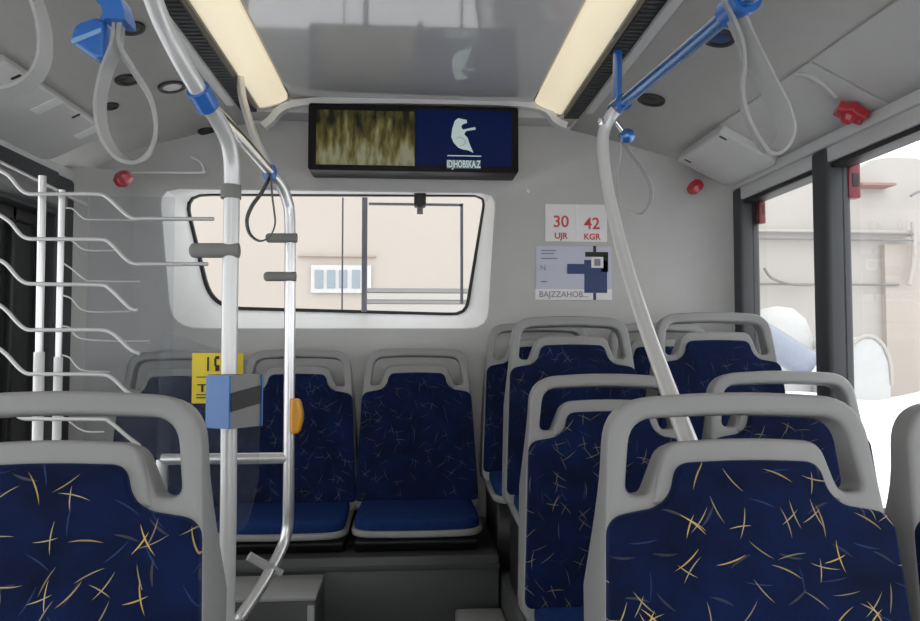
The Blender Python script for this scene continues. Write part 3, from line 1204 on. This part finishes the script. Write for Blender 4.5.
reflected_wires = [  # wires mirrored in the plexiglass, modelled as thin solid wires
    [(66, 208), (73, 209), (82, 217), (92, 219.5), (150, 220), (205, 220)],
    [(62, 236), (74, 242), (86, 250), (116, 250.5)],
    [(63, 263), (72, 269), (86, 280), (96, 281), (140, 281.5)],
    [(62, 295), (72, 299), (86, 311), (130, 311.5)],
    [(62, 326), (70, 328), (80, 338), (110, 341), (150, 341)],
    [(62, 355), (70, 358), (82, 370), (110, 372)],
    [(60, 415), (70, 422), (84, 431), (104, 432)],
]
for wv in reflected_wires:
    to_parent(link('reflected_wire', tube([P(x, y, Dw + .12) for x, y in wv], .0022, n=6, seg=8), 'wire'), e)
to_parent(link('reflected_wire_frame', rod(P(62, 200, Dw + .12), P(62, 200, Dw + .12) * 1 - Vector((0, 0, P(62, 200, Dw + .12).z - .003)), .004), 'wire'), e)  # upright of the mirrored wires

# haze panel seen left of the rear window
Dh = 2.45
a, b = P(89, 196, Dh), P(170, 470, Dh)
o = link('glass_screen', box((a.x, Dh, .40), (b.x, Dh + .004, a.z)), 'clear')
tag(rebase(o), 'tall hazy plexiglass panel beside the left doorway, behind the wires', 'panel')
# thin white rod with hooked end at the rear left
pts = [P(132, 172.5, 2.70), P(160, 172.5, 2.70), P(200, 172.5, 2.70), P(203.5, 170, 2.70), P(200, 162, 2.70), P(191, 157, 2.70)]
o = link('hooked_rod', tube(pts, .0035, seg=8), 'white')
tag(rebase(o), 'thin white rod with hooked end on the rear wall left of the window', 'rod')

# ------------------------------------------------------------------ right rail and pole
g = thing('overhead_rail', 'blue overhead rail with slanted pale pole, on the right above the seats', 'rail', (P(620, 105, 1.85).x, 1.85, P(620, 105, 1.85).z))
rp = [P(619, 106, 1.86), P(680, 55, 1.46), P(742, 2, 1.17), P(800, -50, .99)]
to_parent(link('rail', tube(rp + [Vector((.58, .62, 1.70)), Vector((.60, .45, 1.92))], .0155, seg=18), 'bluemetal'), g)
pole_pts = [P(621, 104, 1.85), P(611, 116, 1.87), P(604, 132, 1.88), P(603, 152, 1.87), P(608, 190, 1.83), P(622, 250, 1.72), P(640, 310, 1.57), P(664, 378, 1.36), P(692, 452, 1.135)]
to_parent(link('slanted_pole', tube(pole_pts, .0165, seg=18), 'paint'), g)
p, q = P(618, 36, 2.05), P(617, 104, 1.86)
to_parent(link('ceiling_strut', rod(p, q, .0135), 'blue'), g)
dv = (rp[1] - rp[0]).normalized()
to_parent(link('joint', sweep([rp[0] - dv * .03, rp[0] - dv * .02, rp[0] + dv * .03, rp[0] + dv * .04], circ(.023, 18)), 'bluemetal'), g)
c = P(627, 136, 1.86)
bm = lathe([(0, -.02), (.012, -.018), (.02, -.006), (.02, .006), (.012, .018), (0, .02)], 18)
bm.transform(Matrix.Translation(c) @ Matrix.Rotation(R(70), 4, 'Y'))
to_parent(link('strap_knob', bm, 'bluemetal'), g)
to_parent(link('knob_arm', rod(P(616, 122, 1.86), c, .007), 'chrome'), g)
c = P(601, 122, 1.86)
bm = lathe([(0, -.012), (.009, -.009), (.011, 0), (.009, .009), (0, .012)], 14)
bm.transform(Matrix.Translation(c))
to_parent(link('bolt', bm, 'chrome'), g)
for px, py, D in ((738, 6, 1.19),):
    c = P(px, py, D)
    to_parent(link('strap_clamp', sweep([c - dv * .035, c - dv * .028, c + dv * .028, c + dv * .035], circ(.026, 18)), 'blue'), g)


# ------------------------------------------------------------------ hanging straps
def strap(label, path, D, wid, m, thick=.003, name='hanging_strap', dD=0, clamp=None):
    """flat band bent into a loop; wid is the band width across the loop"""
    pts = [P(x, y, D + (dD * (i / max(1, len(path) - 1)) if dD else 0)) for i, (x, y) in enumerate(path)]
    top = max(pts, key=lambda p: p.z)
    e = thing(name, label, 'strap', top, 'hanging strap handles')
    sp = smooth_path(pts, 8)
    w2 = wid / 2
    prof = [(w2, -thick), (w2, thick), (-w2, thick), (-w2, -thick)]
    bm = sweep(sp, prof, up=(.35, 1, .1))
    to_parent(link('loop', bm, m), e)
    return e


s1 = strap('pale strap loop at the upper left corner, half cut off by the picture edge',
           [(24, -20), (38, 6), (44.5, 34), (43, 62), (30, 82), (10, 92), (-10, 90), (-24, 70), (-20, 30), (0, -12)], 1.0, .022, 'strap')
s2 = strap('pale strap loop with blue clamp at the upper left, in front of the left cove',
           [(119, 22), (116, 46), (106, 72), (100, 104), (104, 134), (118, 156), (136, 162), (150, 152), (156, 128), (150, 98), (132, 68), (119, 44), (121, 18)], 1.1, .022, 'strap')
c = P(116, 6, 1.1)
bm = sweep([c + Vector((-.028, 0, .028)), c + Vector((0, 0, .0)), c + Vector((.006, 0, -.022)), c + Vector((.006, 0, -.03))], [(.022, -.016), (.022, .016), (-.022, .016), (-.022, -.016)], up=(0, 1, 0))
to_parent(link('clamp', bm, 'blue'), s2)
o = thing('blue_grip', 'blue plastic clip hanging beside the upper left strap', 'clip', P(92, 42, 1.12))
me = plate(rpoly([(-.026, .004, .012), (-.018, .024, .012), (.012, .034, .012), (.026, .028, .008), (.026, -.032, .010), (.012, -.032, .008), (-.022, -.010, .012)]), ext=.010, bev=.006)
link('clip_body', me, 'blue', o, FRONT)
me = plate(rpoly([(-.024, -.004, .003), (.022, .016, .003), (.022, .008, .003), (-.022, -.012, .003)]), ext=.001, bev=.001)
me.transform(Matrix.Translation((0, 0, .017)))
link('clip_edge', me, 'bluelight', o, FRONT)
p_, q_ = P(100, 28, 1.12), P(112, 8, 1.11)
to_parent(link('stem', rod(p_, q_, .007), 'blue'), o)

s3 = strap('small dark strap loop hanging in front of the rear window',
           [(270, 176), (262, 192), (252, 206), (247, 220), (250, 234), (260, 241), (270, 236), (275, 224), (274, 210), (272, 194), (271, 176)], 1.93, .014, 'strapdark', .002)
s4 = strap('small pale strap loop below the blue rail joint on the right',
           [(621, 140), (620, 160), (617, 182), (619, 200), (630, 211), (642, 214), (650, 203), (651, 188), (643, 170), (630, 152), (622, 140)], 1.87, .016, 'strap', .002)
s5 = strap('large pale strap loop hanging from the near end of the blue rail',
           [(724, 4), (734, 24), (742, 46), (744, 70), (742, 92), (746, 114), (756, 136), (768, 152), (779, 148), (786, 132), (782, 112), (768, 84), (752, 52), (740, 26), (732, 6)], 1.19, .040, 'strap')

# ------------------------------------------------------------------ red pieces
LOWM = cove_m(1, 1.17, 2.0, True, .006)


def low_pt(px, py):
    return LOWM @ on_lower(LOWM, px, py)


c = low_pt(854, 107)
o = thing('red_star', 'red crumpled star shaped cover above the right side window', 'cover', c)
st = []
for i in range(12):
    a = 2 * math.pi * i / 12 + .3
    r_ = (.048 if i % 2 == 0 else .034) * random.uniform(.9, 1.1)
    st.append(Vector((r_ * math.cos(a), r_ * math.sin(a))))
me = plate(st, ext=.008, bev=.007)
mm = cove_m(1, c.x, c.y, True, .026)
rot = mm.copy()
rot.translation = (0, 0, 0)
o.location = mm.translation
link('star_cover', me, 'red', o, rot)
bm = lathe([(0, .022), (.014, .018), (.022, .006), (.022, -.004), (0, -.004)], 8)
bm.transform(Matrix.Translation((0, 0, .012)))
link('knob', bm, 'red', o, rot)
# moulded rib beside it
o = link('cable_rib', tube([low_pt(x, y) for x, y in ((797, 74), (810, 76), (824, 85), (836, 97))], .007), 'cove')
tag(rebase(o), 'grey moulded rib running towards the red star', 'rib')
for px, py, D, lab in ((695, 187, 2.72, 'red plastic cap below the right access cover at the rear corner'),
                       (123, 179, 2.60, 'red plastic cap below the left access cover, above the wires')):
    c = P(px, py, D)
    e = thing('red_cap', lab, 'fitting', c)  # plain red plastic cap on the wall, no lamp in it
    bm = lathe([(0, -.03), (.016, -.03), (.028, -.012), (.028, .012), (.018, .03), (0, .032)], 6)
    bm.transform(Matrix.Rotation(R(55), 4, 'Y') @ Matrix.Rotation(.4, 4, 'Z'))
    link('cover', bm, 'red', e)
for (px0, py0, px1, py1, D, lab, m_) in ((845, 163, 858, 199, 2.062, 'red emergency hammer box on the wide dark window pillar', 'hammerred'),
                                        (757, 196, 764, 224, 2.603, 'dark red hammer box on the rear corner pillar', 'darkred')):
    a, b = P(px0, py0, D), P(px1, py1, D)
    e = thing('hammer_box', lab, 'box', ((a.x + b.x) / 2, D, b.z))
    to_parent(link('body', box((a.x, D - .016, b.z), (b.x, D + .016, a.z), .004), m_), e)
    to_parent(link('slot', box((a.x + .012, D - .018, b.z + .035), (b.x - .006, D - .012, a.z - .035), .001), 'black'), e)

# ------------------------------------------------------------------ outside
GZ = -.35
bm = bmesh.new()
g = box((-30, -20, GZ - .1), (30, 30, GZ))
o = struct('ground', g, 'ground')
tag(o, 'bright snowy yard outside the bus', 'ground')
e = thing('beige_building', 'beige plastered building filling the rear window', 'building', (-2, 9.5, GZ))
to_parent(link('facade', box((-12, 9, GZ), (3.2, 11, 6)), 'beige'), e)
a, b = P(311, 265, 8.95), P(371, 293, 8.95)
wf = to_parent(link('window_frame', box((a.x, 8.95, b.z), (b.x, 9.0, a.z)), 'farwhite'), e)
wp = []
for x0, x1 in ((315, 323), (327, 335), (339, 347), (352, 360)):
    p, q = P(x0, 270, 8.94), P(x1, 288, 8.94)
    o = link('pane', box((p.x, 8.935, q.z), (q.x, 8.955, p.z)), 'pane', wf)
    o.data.transform(Matrix.Translation(-e.location))
a, b = P(298, 255, 8.97), P(376, 257, 8.97)
to_parent(link('ledge', box((a.x, 8.95, b.z), (b.x, 9, a.z)), mat('brown_ledge', (.40, .32, .27), .8)), e)
# grey parapet and wall beyond
e = thing('roof_ledge', 'grey horizontal ledge low behind the right half of the rear window', 'ledge', (P(420, 310, 6).x, 6.1, GZ))
for nm, y0, y1, m_ in (('coping', 288, 293, 'pipe'), ('band', 293, 300, 'greywall'), ('rail', 300, 304, 'pipe'), ('wall', 304, 420, 'greywall')):
    a, b = P(366, y0, 6), P(500, y1, 6)
    to_parent(link(nm, box((a.x, 6, max(GZ, b.z)), (b.x, 6.2, a.z)), m_), e)
e = thing('pale_building', 'pale building with pipes seen through the right windows', 'building', (7, 10, GZ))
# rounded top outline
pr_ = [Vector((3.3, GZ)), Vector((14, GZ)), Vector((14, 3.0))]
tp = [P(x, y, 9.2) for x, y in ((960, 172), (935, 163), (915, 158), (890, 157), (872, 160), (860, 168), (845, 170), (800, 172), (700, 160))]
pr_ += [Vector((p.x, p.z)) for p in tp]
me = plate(pr_, ext=.2, bev=.01)
me.transform(Matrix.Translation((0, 9.4, 0)) @ FRONT)
to_parent(link('facade', me, 'greywall'), e)
for y0, y1 in ((229, 237), (283, 286)):
    a, b = P(750, y0, 9.1), P(912 if y0 < 250 else 898, y1, 9.1)
    to_parent(link('pipe', rod(Vector((a.x, 9.08, (a.z + b.z) / 2)), Vector((b.x, 9.08, (a.z + b.z) / 2)), (a.z - b.z) / 2), 'greywall' if y0 < 250 else 'pipe'), e)
for y in (232, 238.5):
    a = P(750, y, 8.98)
    b = P(913, y, 8.98)
    to_parent(link('pipe', rod(Vector((a.x, 8.98, a.z)), Vector((b.x, 8.98, a.z)), .014), 'pipe'), e)
to_parent(link('pipe', tube([P(913, 222, 9), P(914, 245, 9), P(913, 265, 9), P(909, 285, 9)], .03), 'greywall'), e)
to_parent(link('cable', tube([P(764, 268, 9), P(772, 278, 9), P(790, 284, 9), P(812, 285, 9)], .018), 'pipe'), e)
to_parent(link('cable', tube([P(911, 196, 9), P(918, 192, 9), P(930, 188, 9)], .018), 'pipe'), e)
a, b = P(860, 183, 9), P(894, 186, 9)
to_parent(link('red_bar', box((a.x, 8.95, b.z), (b.x, 9.2, a.z)), mat('faded_red', (.34, .2, .17), .8)), e)
a, b = P(876, 232, 9.15), P(960, 450, 9.15)
to_parent(link('annex', box((P(882, 240, 9.15).x, 9.1, GZ), (14, 9.2, P(900, 245, 9.15).z)), 'beige'), e)

# snow bank and tanks beyond the right windows
bm = bmesh.new()
bmesh.ops.create_grid(bm, x_segments=40, y_segments=16, size=1)
for v in bm.verts:
    x, y = v.co.x, v.co.y
    k = max(0, 1 - y * y) * max(0, 1 - abs(x) ** 6)
    v.co = (5.2 + x * 3.3, 6.3 + y * 1.7, GZ - .05 + k * (.98 + .08 * math.sin(x * 9) + .06 * math.sin(y * 5 + x * 4)))
o = link('snow_bank', bm, 'snow')
tag(rebase(o), 'bright white snow bank outside the right side windows', 'snow', kind='stuff')
Dk = 7.0
e = thing('storage_tank', 'white domed tank with grey blue pipe outside the rear corner window', 'tank', (P(795, 345, Dk).x, Dk, GZ))
bm = lathe([(0, .60), (.16, .57), (.28, .46), (.34, .28), (.35, .05), (.35, -1.2), (0, -1.2)], 24)
c = P(798, 362, Dk)
bm.transform(Matrix.Translation((c.x, Dk + .4, c.z)))
to_parent(link('dome', bm, 'tank'), e)
p, q = P(752, 330, Dk - .6), P(812, 368, Dk - .6)
to_parent(link('pipe', rod(p, q, .14, 20), 'tankblue'), e)
to_parent(link('flange', rod(q - (q - p) * .1, q - (q - p) * .04, .17, 20), 'chrome'), e)
e = thing('cistern', 'pale grey arched-top cistern standing outside, right of the wide dark pillar', 'tank', (P(868, 400, 6.6).x, 6.6, GZ))
tl = [P(x, y, 6.6) for x, y in ((890, 480), (890, 385), (888, 362), (881, 345), (871, 337), (860, 337), (850, 345), (845, 362), (844, 385), (844, 480))]
me = plate([Vector((p.x, max(p.z, GZ))) for p in tl], ext=.5, bev=.03)
me.transform(Matrix.Translation((0, 7.1, 0)) @ FRONT)
to_parent(link('shell', me, 'tank'), e)
rim = [p + Vector((0, -.03, 0)) for p in tl[1:-1]]
to_parent(link('rim', tube(rim, .018, seg=8), 'greywall'), e)

# ------------------------------------------------------------------ light
w = bpy.data.worlds.new('sky')
SC.world = w
w.use_nodes = True
bg = w.node_tree.nodes['Background']
bg.inputs['Color'].default_value = (.96, .98, 1.0, 1)
bg.inputs['Strength'].default_value = 2.4
for d_ in (0, -1.3):
    pass
SC.view_settings.view_transform = 'Standard'
SC.view_settings.look = 'None'
SC.view_settings.gamma = 1
SC.view_settings.exposure = 0.0
